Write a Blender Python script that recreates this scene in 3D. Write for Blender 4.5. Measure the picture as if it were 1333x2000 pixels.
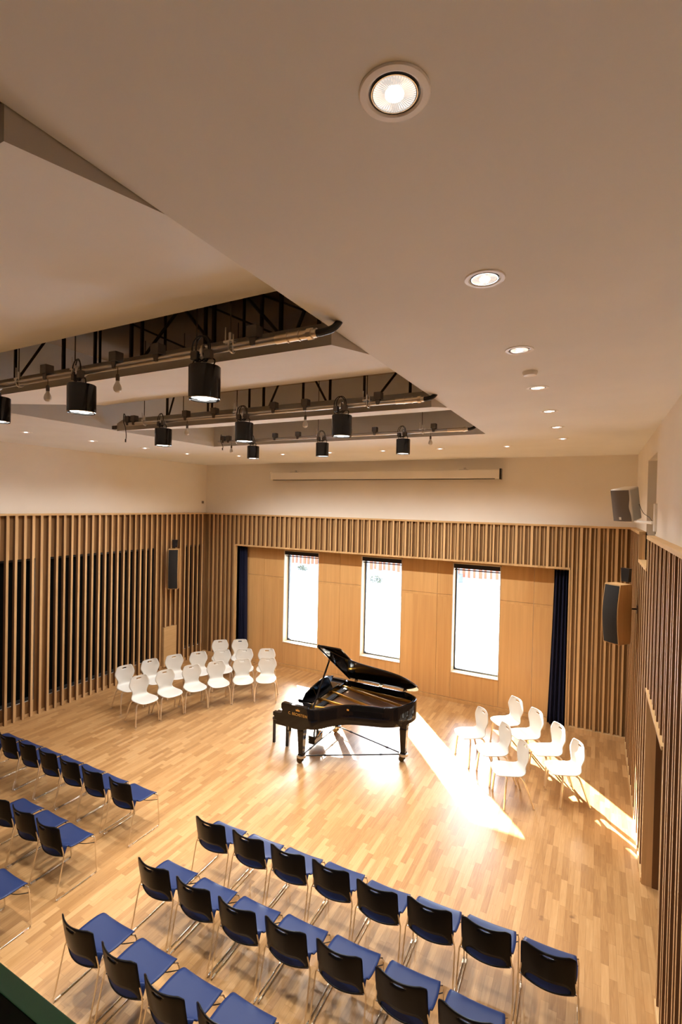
import bpy, bmesh, math, random
from mathutils import Vector, Matrix
random.seed(7)
R = math.radians
for o in list(bpy.data.objects): bpy.data.objects.remove(o)
scene = bpy.context.scene
COL = scene.collection

# ------------------------------------------------------------------ camera
H = 4.3
yaw, pitch, roll = .4827, -.0139, .0213
fwd = Vector((-math.sin(yaw)*math.cos(pitch), math.cos(yaw)*math.cos(pitch), math.sin(pitch)))
rt0 = Vector((math.cos(yaw), math.sin(yaw), 0)); up0 = rt0.cross(fwd)
rt = rt0*math.cos(roll) + up0*math.sin(roll)
up = -rt0*math.sin(roll) + up0*math.cos(roll)
cd = bpy.data.cameras.new('camera'); cam = bpy.data.objects.new('camera', cd); COL.objects.link(cam)
cam.matrix_world = Matrix(((rt.x, up.x, -fwd.x, 0), (rt.y, up.y, -fwd.y, 0), (rt.z, up.z, -fwd.z, H), (0, 0, 0, 1)))
cd.sensor_fit = 'VERTICAL'; cd.sensor_height = 36; cd.lens = 957.2/2000*36; cd.clip_start = .05; cd.clip_end = 400
scene.camera = cam

# ------------------------------------------------------------------ sky, sun, exposure
scene.view_settings.view_transform = 'Standard'; scene.view_settings.look = 'None'
scene.view_settings.gamma = 1; scene.view_settings.exposure = 0.3
W = bpy.data.worlds.new('sky'); scene.world = W; W.use_nodes = True
wn = W.node_tree.nodes; wl = W.node_tree.links
for n in list(wn): wn.remove(n)
sky = wn.new('ShaderNodeTexSky'); sky.sky_type = 'NISHITA'; sky.sun_disc = False
sky.sun_elevation = R(28.6); sky.sun_rotation = R(-38.7)
bg = wn.new('ShaderNodeBackground'); bg.inputs[1].default_value = 3.4
wo = wn.new('ShaderNodeOutputWorld'); wl.new(sky.outputs[0], bg.inputs[0]); wl.new(bg.outputs[0], wo.inputs[0])
sd = bpy.data.lights.new('sun', 'SUN'); sd.energy = 140; sd.angle = R(.55); sd.color = (1, .95, .88)
sun = bpy.data.objects.new('sun', sd); COL.objects.link(sun)
sun.rotation_euler = Vector((.83, -1, -.709)).to_track_quat('-Z', 'Y').to_euler()
DOWN_W, SPOT_W = 10, 23
WARM = (1, .955, .895)
scene.cycles.max_bounces = 8; scene.cycles.diffuse_bounces = 5; scene.cycles.glossy_bounces = 4
scene.cycles.transmission_bounces = 6; scene.cycles.sample_clamp_indirect = 6
scene.cycles.caustics_reflective = False; scene.cycles.caustics_refractive = False

# ------------------------------------------------------------------ helpers
def tag(o, label=None, cat=None, group=None, kind=None):
    if label:
        o['label'] = label
        if len(label.split()) > 16: print('LONG', label)
    if cat: o['category'] = cat
    if group: o['group'] = group
    if kind: o['kind'] = kind
    return o
def empty(name, loc=(0, 0, 0), rz=0, label=None, cat=None, group=None):
    o = bpy.data.objects.new(name, None); COL.objects.link(o)
    o.location = loc; o.rotation_euler = (0, 0, rz); o.empty_display_size = .1
    return tag(o, label, cat, group)
def copy_tree(o, parent=None):
    c = o.copy(); COL.objects.link(c); c.parent = parent
    for ch in list(o.children): copy_tree(ch, c)
    return c
def spline(pts, n=8, closed=False):
    P = [Vector(p) for p in pts]; out = []; m = len(P)
    for i in range(m if closed else m-1):
        if closed: a, b, c, d = P[(i-1) % m], P[i], P[(i+1) % m], P[(i+2) % m]
        else: a, b, c, d = P[max(i-1, 0)], P[i], P[i+1], P[min(i+2, m-1)]
        for k in range(n):
            t = k/n
            out.append(.5*((2*b)+(c-a)*t+(2*a-5*b+4*c-d)*t*t+(3*b-a-3*c+d)*t**3))
    if not closed: out.append(P[-1])
    return out
class MB:
    def __init__(s): s.bm = bmesh.new(); s.M = Matrix.Identity(4)
    def v(s, p): return s.bm.verts.new(s.M @ Vector(p))
    def face(s, vs, mi=0):
        try: f = s.bm.faces.new(vs); f.material_index = mi; return f
        except ValueError: return None
    def box(s, x0, x1, y0, y1, z0, z1, mi=0):
        v = [s.v((x, y, z)) for x in (x0, x1) for y in (y0, y1) for z in (z0, z1)]
        for q in ((0, 1, 3, 2), (4, 6, 7, 5), (0, 4, 5, 1), (2, 3, 7, 6), (0, 2, 6, 4), (1, 5, 7, 3)): s.face([v[i] for i in q], mi)
        return s
    def prism(s, pts, h, mi=0):
        """pts: 3-D polygon, h: extrusion vector"""
        h = Vector(h); a = [s.v(p) for p in pts]; b = [s.v(Vector(p)+h) for p in pts]; n = len(pts)
        s.face(a[::-1], mi); s.face(b, mi)
        for i in range(n): s.face([a[i], a[(i+1) % n], b[(i+1) % n], b[i]], mi)
        return s
    def ring(s, c, ax, r, seg, ref=None):
        ax = ax.normalized(); ref = ref or (Vector((0, 0, 1)) if abs(ax.z) < .9 else Vector((1, 0, 0)))
        u = ax.cross(ref).normalized(); w = ax.cross(u)
        return [s.v(c+u*(r*math.cos(2*math.pi*k/seg))+w*(r*math.sin(2*math.pi*k/seg))) for k in range(seg)]
    def tube(s, pts, r, seg=8, mi=0, closed=False):
        P = [Vector(p) for p in pts]; n = len(P); rings = []; ref = None
        rr = r if isinstance(r, (list, tuple)) else [r]*n
        for i in range(n):
            if closed: d = P[(i+1) % n]-P[i-1]
            else: d = P[min(i+1, n-1)]-P[max(i-1, 0)]
            d.normalize()
            if ref is None: ref = Vector((0, 0, 1)) if abs(d.z) < .9 else Vector((1, 0, 0))
            u = d.cross(ref)
            if u.length < 1e-4: u = d.orthogonal()
            u.normalize(); w = u.cross(d).normalized(); ref = w
            rings.append([s.v(P[i]+u*(rr[i]*math.cos(2*math.pi*k/seg))+w*(rr[i]*math.sin(2*math.pi*k/seg))) for k in range(seg)])
        for i in range(n if closed else n-1):
            a, b = rings[i], rings[(i+1) % n]
            for k in range(seg): s.face([a[k], a[(k+1) % seg], b[(k+1) % seg], b[k]], mi)
        if not closed: s.face(rings[0][::-1], mi); s.face(rings[-1], mi)
        return s
    def cyl(s, a, b, r0, r1=None, seg=16, mi=0): return s.tube([a, b], [r0, r0 if r1 is None else r1], seg, mi)
    def lathe(s, prof, c=(0, 0, 0), seg=32, mi=0, ripple=0):
        c = Vector(c); rings = []
        for (r, z) in prof:
            rings.append([s.v(c+Vector((max(r, 1e-4)*math.cos(2*math.pi*k/seg), max(r, 1e-4)*math.sin(2*math.pi*k/seg), z+(ripple*(k % 2) if 0 < r else 0)))) for k in range(seg)])
        for i in range(len(rings)-1):
            for k in range(seg): s.face([rings[i][k], rings[i][(k+1) % seg], rings[i+1][(k+1) % seg], rings[i+1][k]], mi)
        return s
    def grid(s, rows, mi=0):
        vs = [[s.v(p) for p in r] for r in rows]
        for i in range(len(vs)-1):
            for j in range(len(vs[i])-1): s.face([vs[i][j], vs[i][j+1], vs[i+1][j+1], vs[i+1][j]], mi)
        return vs
    def build(s, name, mats, parent=None, smooth=30, bevel=0, recalc=True, solid=0, world=True, kind=None, label=None):
        bm = s.bm
        bmesh.ops.remove_doubles(bm, verts=bm.verts, dist=1e-5)
        if recalc: bmesh.ops.recalc_face_normals(bm, faces=bm.faces)
        if parent is not None and world:
            bmesh.ops.translate(bm, verts=bm.verts, vec=-abs_loc(parent))
        me = bpy.data.meshes.new(name); bm.to_mesh(me); bm.free()
        for m in (mats if isinstance(mats, (list, tuple)) else [mats]): me.materials.append(m)
        if smooth:
            for p in me.polygons: p.use_smooth = True
            me.set_sharp_from_angle(angle=R(smooth))
        o = bpy.data.objects.new(name, me); COL.objects.link(o); o.parent = parent
        if solid:
            m = o.modifiers.new('solid', 'SOLIDIFY'); m.thickness = solid; m.offset = 0
        if bevel:
            m = o.modifiers.new('bevel', 'BEVEL'); m.width = bevel; m.segments = 2; m.limit_method = 'ANGLE'; m.angle_limit = R(40)
            if smooth:
                pass
        tag(o, label, kind=kind)
        return o
def abs_loc(o):
    v = Vector(o.location)
    return v + (abs_loc(o.parent) if o.parent else Vector((0, 0, 0)))

# ------------------------------------------------------------------ materials
MATS = {}
def mat(name, col, rough=.5, metal=0, coat=0, trans=0, ior=1.5, emit=None, estr=0, spec=.5):
    m = bpy.data.materials.new(name); m.use_nodes = True; b = m.node_tree.nodes['Principled BSDF']
    b.inputs['Base Color'].default_value = (*col, 1); b.inputs['Roughness'].default_value = rough
    b.inputs['Metallic'].default_value = metal; b.inputs['Coat Weight'].default_value = coat
    b.inputs['Coat Roughness'].default_value = .05
    b.inputs['Transmission Weight'].default_value = trans; b.inputs['IOR'].default_value = ior
    b.inputs['Specular IOR Level'].default_value = spec
    if emit: b.inputs['Emission Color'].default_value = (*emit, 1); b.inputs['Emission Strength'].default_value = estr
    MATS[name] = m; return m
def nd(m, t, **k):
    n = m.node_tree.nodes.new(t)
    for a, v in k.items(): setattr(n, a, v)
    return n
def lk(m, a, b): m.node_tree.links.new(a, b)
def mathn(m, op, a, b=None):
    n = nd(m, 'ShaderNodeMath', operation=op)
    for i, x in enumerate((a, b)):
        if x is None: continue
        if isinstance(x, (int, float)): n.inputs[i].default_value = x
        else: lk(m, x, n.inputs[i])
    return n.outputs[0]
def bump(m, h, s, d=.01):
    b = nd(m, 'ShaderNodeBump'); b.inputs['Strength'].default_value = s; b.inputs['Distance'].default_value = d
    lk(m, h, b.inputs['Height']); lk(m, b.outputs[0], m.node_tree.nodes['Principled BSDF'].inputs['Normal'])
def ramp(m, fac, stops):
    r = nd(m, 'ShaderNodeValToRGB'); lk(m, fac, r.inputs[0]); e = r.color_ramp.elements
    while len(e) < len(stops): e.new(.5)
    for x, (p, c) in zip(e, stops): x.position = p; x.color = (*c, 1)
    return r.outputs[0]
def plaster(name, col):
    m = mat(name, col, .85, spec=.25); tc = nd(m, 'ShaderNodeTexCoord'); n = nd(m, 'ShaderNodeTexNoise')
    n.inputs['Scale'].default_value = 1.3; n.inputs['Detail'].default_value = 3; lk(m, tc.outputs['Object'], n.inputs['Vector'])
    c = ramp(m, n.outputs[0], [(.3, tuple(x*.965 for x in col)), (.7, tuple(min(1, x*1.02) for x in col))])
    lk(m, c, m.node_tree.nodes['Principled BSDF'].inputs['Base Color'])
    n2 = nd(m, 'ShaderNodeTexNoise'); n2.inputs['Scale'].default_value = 40; lk(m, tc.outputs['Object'], n2.inputs['Vector'])
    bump(m, n2.outputs[0], .08, .004); return m
def wood(name, c0, c1, rough=.5, cell=(.148, .148, 0), grain=(26, 26, 1.2), var=.35, spec=.35, knots=0):
    """upright timber: grain runs along z, tone varies from board to board"""
    m = mat(name, c0, rough, spec=spec); tc = nd(m, 'ShaderNodeTexCoord')
    sx = nd(m, 'ShaderNodeSeparateXYZ'); lk(m, tc.outputs['Object'], sx.inputs[0])
    comb = nd(m, 'ShaderNodeCombineXYZ')
    for i, cs in enumerate(cell):
        if cs: lk(m, mathn(m, 'FLOOR', mathn(m, 'DIVIDE', sx.outputs[i], cs)), comb.inputs[i])
    wnz = nd(m, 'ShaderNodeTexWhiteNoise', noise_dimensions='3D'); lk(m, comb.outputs[0], wnz.inputs['Vector'])
    mp = nd(m, 'ShaderNodeMapping'); mp.inputs['Scale'].default_value = grain
    add = nd(m, 'ShaderNodeVectorMath', operation='ADD'); lk(m, tc.outputs['Object'], mp.inputs['Vector'])
    sc = nd(m, 'ShaderNodeVectorMath', operation='SCALE'); lk(m, wnz.outputs['Color'], sc.inputs[0]); sc.inputs['Scale'].default_value = 13
    lk(m, mp.outputs[0], add.inputs[0]); lk(m, sc.outputs[0], add.inputs[1])
    n = nd(m, 'ShaderNodeTexNoise'); n.inputs['Scale'].default_value = 1; n.inputs['Detail'].default_value = 4; n.inputs['Distortion'].default_value = .6
    lk(m, add.outputs[0], n.inputs['Vector'])
    f = mathn(m, 'ADD', mathn(m, 'MULTIPLY', wnz.outputs['Value'], var), mathn(m, 'MULTIPLY', n.outputs[0], 1-var))
    c = ramp(m, f, [(.22, c0), (.78, c1)])
    lk(m, c, m.node_tree.nodes['Principled BSDF'].inputs['Base Color']); bump(m, n.outputs[0], .1, .003)
    return m
def floor_mat():
    m = mat('oak strip parquet', (.5, .3, .13), .3, coat=.0, spec=.5); tc = nd(m, 'ShaderNodeTexCoord')
    s = nd(m, 'ShaderNodeSeparateXYZ'); lk(m, tc.outputs['Object'], s.inputs[0])
    cx = mathn(m, 'DIVIDE', s.outputs[0], .067); ci = mathn(m, 'FLOOR', cx)
    w1 = nd(m, 'ShaderNodeTexWhiteNoise', noise_dimensions='1D'); lk(m, ci, w1.inputs['W'])
    ry = mathn(m, 'ADD', mathn(m, 'DIVIDE', s.outputs[1], .42), mathn(m, 'MULTIPLY', w1.outputs['Value'], 7.3)); ri = mathn(m, 'FLOOR', ry)
    cb = nd(m, 'ShaderNodeCombineXYZ'); lk(m, ci, cb.inputs[0]); lk(m, ri, cb.inputs[1])
    w2 = nd(m, 'ShaderNodeTexWhiteNoise', noise_dimensions='3D'); lk(m, cb.outputs[0], w2.inputs['Vector'])
    mp = nd(m, 'ShaderNodeMapping'); mp.inputs['Scale'].default_value = (45, 3.0, 1); lk(m, tc.outputs['Object'], mp.inputs['Vector'])
    sc = nd(m, 'ShaderNodeVectorMath', operation='SCALE'); lk(m, w2.outputs['Color'], sc.inputs[0]); sc.inputs['Scale'].default_value = 30
    ad = nd(m, 'ShaderNodeVectorMath', operation='ADD'); lk(m, mp.outputs[0], ad.inputs[0]); lk(m, sc.outputs[0], ad.inputs[1])
    n = nd(m, 'ShaderNodeTexNoise'); n.inputs['Scale'].default_value = 1; n.inputs['Detail'].default_value = 4; n.inputs['Distortion'].default_value = 1.2
    lk(m, ad.outputs[0], n.inputs['Vector'])
    f = mathn(m, 'ADD', mathn(m, 'MULTIPLY', w2.outputs['Value'], .46), mathn(m, 'MULTIPLY', n.outputs[0], .58))
    c = ramp(m, f, [(.12, (.27, .130, .046)), (.50, (.415, .226, .088)), (.95, (.56, .34, .152))])
    # knots and joints between the staves
    kn = nd(m, 'ShaderNodeTexNoise'); kn.inputs['Scale'].default_value = 5.5; kn.inputs['Detail'].default_value = 2
    lk(m, tc.outputs['Object'], kn.inputs['Vector'])
    kf = ramp(m, kn.outputs[0], [(.7, (0, 0, 0)), (.8, (.75, .75, .75))])
    mx = nd(m, 'ShaderNodeMixRGB'); lk(m, kf, mx.inputs[0]); lk(m, c, mx.inputs[1]); mx.inputs[2].default_value = (.14, .06, .025, 1)
    fx = mathn(m, 'ABSOLUTE', mathn(m, 'SUBTRACT', mathn(m, 'FRACT', cx), .5)); fy = mathn(m, 'ABSOLUTE', mathn(m, 'SUBTRACT', mathn(m, 'FRACT', ry), .5))
    j = mathn(m, 'MAXIMUM', mathn(m, 'GREATER_THAN', fx, .482), mathn(m, 'GREATER_THAN', fy, .497))
    m2 = nd(m, 'ShaderNodeMixRGB'); lk(m, mathn(m, 'MULTIPLY', j, .45), m2.inputs[0]); lk(m, mx.outputs[0], m2.inputs[1]); m2.inputs[2].default_value = (.16, .08, .03, 1)
    b = m.node_tree.nodes['Principled BSDF']; lk(m, m2.outputs[0], b.inputs['Base Color'])
    lk(m, mathn(m, 'ADD', mathn(m, 'MULTIPLY', n.outputs[0], .12), .26), b.inputs['Roughness'])
    bump(m, n.outputs[0], .05, .002); return m
M_WALL = plaster('warm white plaster', (.88, .83, .755))
M_CEIL = plaster('ceiling plaster', (.83, .845, .85))
M_RAFT = plaster('raft plaster', (.84, .855, .86))
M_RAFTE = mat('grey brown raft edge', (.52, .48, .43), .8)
M_DARKW = mat('dark stained timber', (.07, .05, .038), .7)
M_ROOF = mat('dark roof void lining', (.33, .27, .21), .9)
M_FLOOR = floor_mat()
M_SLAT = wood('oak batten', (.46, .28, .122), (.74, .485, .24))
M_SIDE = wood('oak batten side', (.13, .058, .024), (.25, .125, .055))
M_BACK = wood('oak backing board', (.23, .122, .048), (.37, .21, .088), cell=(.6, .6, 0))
M_PLY = wood('oak veneered plywood', (.56, .31, .118), (.74, .455, .19), cell=(.62, 0, 2.3), grain=(14, 14, .7), var=.3, rough=.35)
M_REVEAL = wood('pale birch lining', (.74, .60, .42), (.84, .72, .54), cell=(0, 0, 0), grain=(20, 20, 1), var=0)
M_CAP = wood('oak capping', (.55, .35, .155), (.68, .46, .23), cell=(2.4, 2.4, 0), grain=(2, 2, 30), var=.2)
M_DOOR = wood('walnut toned door veneer', (.11, .050, .018), (.18, .088, .034), cell=(.7, .7, 0), grain=(12, 12, .6), var=.2)
M_FRAME = mat('anthracite window frame', (.045, .05, .055), .4)
M_BLIND = mat('black roller blind', (.012, .010, .014), .8)
M_CURT = mat('navy velvet curtain', (.010, .012, .035), .95, spec=.2)
M_GLASS = mat('window glass', (1, 1, 1), 0)
_g = nd(M_GLASS, 'ShaderNodeBsdfTransparent'); _g.inputs[0].default_value = (.93, .95, .94, 1); _h = nd(M_GLASS, 'ShaderNodeBsdfGlossy'); _h.inputs['Roughness'].default_value = 0
_f = nd(M_GLASS, 'ShaderNodeFresnel'); _f.inputs[0].default_value = 1.35; _x = nd(M_GLASS, 'ShaderNodeMixShader')
lk(M_GLASS, _f.outputs[0], _x.inputs[0]); lk(M_GLASS, _g.outputs[0], _x.inputs[1]); lk(M_GLASS, _h.outputs[0], _x.inputs[2])
lk(M_GLASS, _x.outputs[0], M_GLASS.node_tree.nodes['Material Output'].inputs[0])
M_VOIDG = mat('dark glazing behind battens', (.004, .0045, .0045), .6, spec=.05)
M_BLACKG = mat('black piano lacquer', (.006, .005, .005), .07, spec=.36)
M_BLACK = mat('black satin plastic', (.012, .011, .012), .4)
M_GOLD = mat('gold lacquered iron', (.72, .36, .055), .32, metal=.75)
M_BRASS = mat('polished brass', (.55, .38, .16), .22, metal=1)
M_CAST = mat('dark aged brass', (.10, .07, .035), .3, metal=.8)
M_STRING = mat('copper wound strings', (.42, .25, .15), .38, metal=.5)
M_SOUND = mat('spruce soundboard', (.40, .22, .10), .45)
M_CHROME = mat('chrome tube', (.80, .76, .70), .13, metal=1)
M_STEEL = mat('galvanised steel tube', (.60, .57, .53), .32, metal=.9)
M_SATIN = mat('satin nickel tube', (.86, .76, .62), .32, metal=.85)
M_TRUSS = mat('brown painted steel', (.06, .045, .035), .6)
M_BOX = mat('grey socket box', (.10, .088, .082), .6)
M_BLUE = mat('royal blue polypropylene', (.012, .025, .090), .42, spec=.28)
M_BBACK = mat('black polypropylene', (.006, .005, .005), .3, spec=.1)
M_WSEAT = mat('white polypropylene', (.64, .615, .565), .35)
M_WHITE = mat('white powder coat', (.88, .86, .81), .45)
M_IVORY = mat('ivory key', (.85, .82, .76), .25)
M_GRILLE = mat('grey speaker grille', (.14, .12, .11), .7)
M_BGRILLE = mat('black speaker cloth', (.010, .009, .009), .8)
M_SPKW = wood('light oak cabinet', (.46, .27, .11), (.56, .35, .16), cell=(0, 0, 0), var=0)
M_RING = mat('white lamp trim', (.90, .88, .86), .4)
M_DARKM = mat('dark metal baffle', (.03, .025, .02), .35, metal=.6)
M_LAMP = mat('lit lamp face', (1, 1, 1), .5, emit=(1, .96, .9), estr=9)
M_REFL = mat('faceted lamp reflector', (.95, .95, .93), .15, metal=1, emit=(1, .97, .92), estr=.45)
M_BULB = mat('opal glass bulb', (.80, .78, .73), .15, coat=.5)
M_RUBBER = mat('black cable', (.008, .007, .007), .5)
M_GREEN = mat('dark green laminated glass', (.009, .040, .018), .06, trans=.1, ior=1.5)
M_GEDGE = mat('green glass edge', (.05, .09, .045), .15)
M_PAVE = mat('white paving', (.80, .80, .80), .9)
M_CEDAR = mat('orange cedar slat', (.24, .058, .020), .8)
M_FENCEB = mat('grey fence frame', (.20, .19, .18), .8)
M_FENCEW = mat('pale render behind fence', (.62, .55, .50), .9)
M_SHRUB = mat('grey green shrub leaves', (.10, .09, .05), .8)
M_LOGO = mat('gilt lettering', (.80, .52, .16), .35, metal=.8)

# ------------------------------------------------------------------ room shell
XL, XR, YB, ZC, ZW = -9.87, .635, 10.56, 5.35, 4.0
YF = -1.6
VX0, VX1, VY0, VY1, ZV = -6.45, -1.43, -.6, 7.08, 6.35
b = MB(); b.box(XL-.4, XR+.5, YF-.2, 10.80, -.15, 0); fl = b.build('floor', M_FLOOR, kind='structure', smooth=0)
b = MB()
for (x0, x1, y0, y1) in ((XL-.1, VX0, YF-.2, YB+.5), (VX1, XR+.1, YF-.2, YB+.5), (VX0, VX1, YF-.2, VY0), (VX0, VX1, VY1, YB+.5)):
    b.box(x0, x1, y0, y1, ZC, ZC+.06)
b.box(VX0-.06, VX0, VY0, VY1, ZC+.06, ZV); b.box(VX1, VX1+.06, VY0, VY1, ZC+.06, ZV)
b.box(VX0-.06, VX1+.06, VY0-.06, VY0, ZC+.06, ZV); b.box(VX0-.06, VX1+.06, VY1, VY1+.06, ZC+.06, ZV)
ceil = b.build('ceiling', M_CEIL, kind='structure', smooth=0)
b = MB(); b.box(VX0-.1, VX1+.1, VY0-.1, VY1+.1, ZV, ZV+.1)
b.build('roof_lining', M_ROOF, ceil, smooth=0)

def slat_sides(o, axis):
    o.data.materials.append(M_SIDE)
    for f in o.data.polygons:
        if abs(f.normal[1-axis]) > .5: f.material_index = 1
# back wall with its recessed window niche
NX0, NX1, NY, NZ = -8.71, -.467, 10.765, 3.14
WINS = [(-7.31, -6.24), (-5.05, -4.0), (-2.81, -1.78)]; WZ0, WZ1, YO = .645, 3.08, 11.13
b = MB()
b.box(XL-.4, XR+.5, YB, YO, ZW, 5.6); b.box(XL-.4, XR+.5, YB+.002, YO, NZ, ZW)
b.box(XL-.4, NX0, YB+.002, YO, -.1, NZ); b.box(NX1, XR+.5, YB+.002, YO, -.1, NZ)
b.box(NX0, NX1, NY+.02, YO, -.1, WZ0); b.box(NX0, NX1, NY+.02, YO, WZ1, NZ)
xs = [NX0]+[x for w in WINS for x in w]+[NX1]
for i in range(0, len(xs), 2): b.box(xs[i], xs[i+1], NY+.02, YO, WZ0, WZ1)
wback = b.build('wall_back', M_WALL, kind='structure', smooth=0)
# plywood lining of the niche, in sheets with open joints
b = MB(); g = .003
def sheets(x0, x1, z0, z1, splits):
    e = [x0]+splits+[x1]
    for i in range(len(e)-1): b.box(e[i]+g, e[i+1]-g, NY, NY+.02, z0+g, z1-g)
for (x0, x1, sp) in ((NX0, WINS[0][0], [-7.95]), (WINS[0][1], WINS[1][0], [-5.63]), (WINS[1][1], WINS[2][0], [-3.15]), (WINS[2][1], NX1, [-1.12])):
    sheets(x0, x1, .08, 2.36, sp); sheets(x0, x1, 2.36, NZ, sp)
for (x0, x1) in WINS:
    sheets(x0, x1, .08, WZ0, []); sheets(x0, x1, WZ1, NZ, [])
b.build('plywood_lining', M_PLY, wback, smooth=0)
b = MB(); b.box(NX0, NX1, NY-.014, NY+.01, 0, .075)
b.build('baseboard_niche', M_PLY, smooth=0, kind='structure')
# slatted cladding helper: battens along one axis
def battens(bm_, axis, plane, depth, a0, a1, z0, z1, pitch, start, wide=(.048, .034), skip=lambda a: None):
    k0 = math.ceil((a0-start)/pitch); k = k0
    while True:
        a = start+k*pitch
        if a > a1: break
        w = wide[k % 2]; dd = depth if k % 2 == 0 else depth*.93
        zz = skip(a)
        for (p, q) in (zz if zz is not None else [(z0, z1)]):
            if axis == 'x': bm_.box(a-w/2, a+w/2, plane-dd, plane, p, q)
            elif axis == 'y-': bm_.box(plane, plane+dd, a-w/2, a+w/2, p, q)
            else: bm_.box(plane-dd, plane, a-w/2, a+w/2, p, q)
        k += 1
b = MB()
def bskip(x):
    return [(NZ+.035, ZW-.03)] if NX0-.02 < x < NX1+.02 else [(.10, ZW-.03)]
battens(b, 'x', YB, .07, XL+.1, XR-.05, 0, ZW, .0745*2, -9.80, skip=bskip)
def bthin(x):
    return [(NZ+.035, ZW-.03)] if NX0-.02 < x < NX1+.02 else [(.10, ZW-.03)]
k = -9.80+.082
while k < XR-.05:
    for (p, q) in bthin(k): b.box(k-.011, k+.011, YB-.030, YB, p, q)
    k += .149
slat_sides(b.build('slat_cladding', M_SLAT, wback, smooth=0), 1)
b = MB(); b.box(XL, XR, YB-.004, YB+.003, NZ, ZW-.005); b.box(XL, NX0, YB-.004, YB+.003, 0, NZ); b.box(NX1, XR, YB-.004, YB+.003, 0, NZ)
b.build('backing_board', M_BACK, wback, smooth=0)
b = MB(); b.box(XL, XR, YB-.078, YB+.01, ZW-.032, ZW+.006); b.build('trim_1', M_CAP, smooth=0, kind='structure', bevel=.003)
b = MB(); b.box(NX0-.02, NX1+.02, YB-.078, NY+.02, NZ, NZ+.036)
b.box(NX0-.028, NX0, YB-.075, NY+.02, 0, NZ); b.box(NX1, NX1+.028, YB-.075, NY+.02, 0, NZ)
b.build('trim_2', M_SLAT, smooth=0, kind='structure')
b = MB(); b.box(XL, NX0-.03, YB-.085, YB, 0, .095); b.box(NX1+.03, XR-.08, YB-.085, YB, 0, .095)
b.build('baseboard_back', M_SLAT, smooth=0, kind='structure')

# left wall
OPEN_L = [(3.0, 5.80), (6.045, 8.81), (9.74, 10.47)]; OZ0, OZ1 = .30, 3.12
b = MB(); b.box(XL-.4, XL, YF-.2, YB+.1, ZW, 5.6); b.box(XL-.4, XL-.004, YF-.2, YB+.1, OZ1, ZW); b.box(XL-.4, XL-.004, YF-.2, YB+.1, -.1, OZ0)
ys = [YF-.2]+[y for w in OPEN_L for y in w]+[YB+.1]
for i in range(0, len(ys), 2): b.box(XL-.4, XL-.004, ys[i], ys[i+1], OZ0, OZ1)
wleft = b.build('wall_left', M_WALL, kind='structure', smooth=0)
b = MB(); b.box(XL-.005, XL+.003, YF, YB, OZ1, ZW-.005); b.box(XL-.005, XL+.003, YF, YB, 0, OZ0)
for i in range(0, len(ys), 2): b.box(XL-.005, XL+.003, ys[i], ys[i+1], OZ0, OZ1)
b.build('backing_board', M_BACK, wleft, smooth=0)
b = MB()
def lskip(y): return [(1.06, ZW-.03)] if 9.02 < y < 9.47 else None
battens(b, 'y-', XL, .076, YF+.1, YB-.09, .0, ZW-.03, .16, 5.234, wide=(.044, .044), skip=lskip)
k = 5.234+.052-6.4
while k < YB-.05:
    inopen = any(y0-.02 < k < y1+.02 for y0, y1 in OPEN_L)
    for (p, q) in ([(0, OZ0), (OZ1, ZW-.03)] if inopen else [(1.06 if 9.02 < k < 9.47 else 0, ZW-.03)]): b.box(XL, XL+.022, k-.009, k+.009, p, q)
    k += .16
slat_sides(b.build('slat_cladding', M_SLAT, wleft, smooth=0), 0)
b = MB(); b.box(XL, XL+.082, 9.03, 9.45, .03, 1.045); b.build('access_panel', M_CAP, wleft, smooth=0, bevel=.003)
b = MB(); b.box(XL, XL+.084, YF, YB, ZW-.032, ZW+.006); b.build('trim_3', M_CAP, smooth=0, kind='structure')
b = MB(); b.box(XL, XL+.02, YF, YB, 0, .06); b.build('baseboard_left', M_SLAT, smooth=0, kind='structure')
for i, (y0, y1) in enumerate(OPEN_L):
    b = MB(); b.box(XL-.12, XL-.1, y0, y1, OZ0, OZ1); w = b.build('window_%d' % (i+4), M_VOIDG, kind='structure', smooth=0)
    b = MB()
    for (a, c) in ((y0, y0+.05), (y1-.05, y1)): b.box(XL-.14, XL-.04, a, c, OZ0, OZ1)
    b.box(XL-.14, XL-.04, y0, y1, OZ1-.05, OZ1); b.box(XL-.14, XL-.04, y0, y1, OZ0, OZ0+.05)
    b.build('window_frame', M_FRAME, w, smooth=0)

# right wall: high opening, door recess, cladding
HY0, HY1, HZ0, HZ1 = 7.15, 8.40, 3.59, 5.04
DY0, DY1, DZ = 5.07, 6.62, 2.235
b = MB()
T = .55
def rbox(y0, y1, z0, z1): b.box(XR, XR+T, y0, y1, z0, z1)
rbox(YF-.2, DY0, -.1, HZ0); rbox(DY1, YB+.1, -.1, HZ0); rbox(DY0, DY1, DZ, HZ0)
rbox(YF-.2, HY0, HZ0, 5.6); rbox(HY1, YB+.1, HZ0, 5.6); rbox(HY0, HY1, HZ1, 5.6)
b.box(XR+T, XR+T+.1, YF-.2, YB+.1, -.1, 5.6)
wright = b.build('wall_right', M_WALL, kind='structure', smooth=0)
SF = .083
b = MB()
def rskip(y):
    if DY0-.02 < y < DY1+.02: return [(DZ+.03, ZW-.035)]
    if HY0-.01 < y < HY1+.01: return [(.05, HZ0-.03)]
    return [(.05, ZW-.035)]
battens(b, 'y+', XR, SF, YF+.1, YB-.09, 0, ZW, .16, 5.02-.022, wide=(.044, .044), skip=rskip)
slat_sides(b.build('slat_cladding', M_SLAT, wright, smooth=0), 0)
b = MB()
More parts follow.
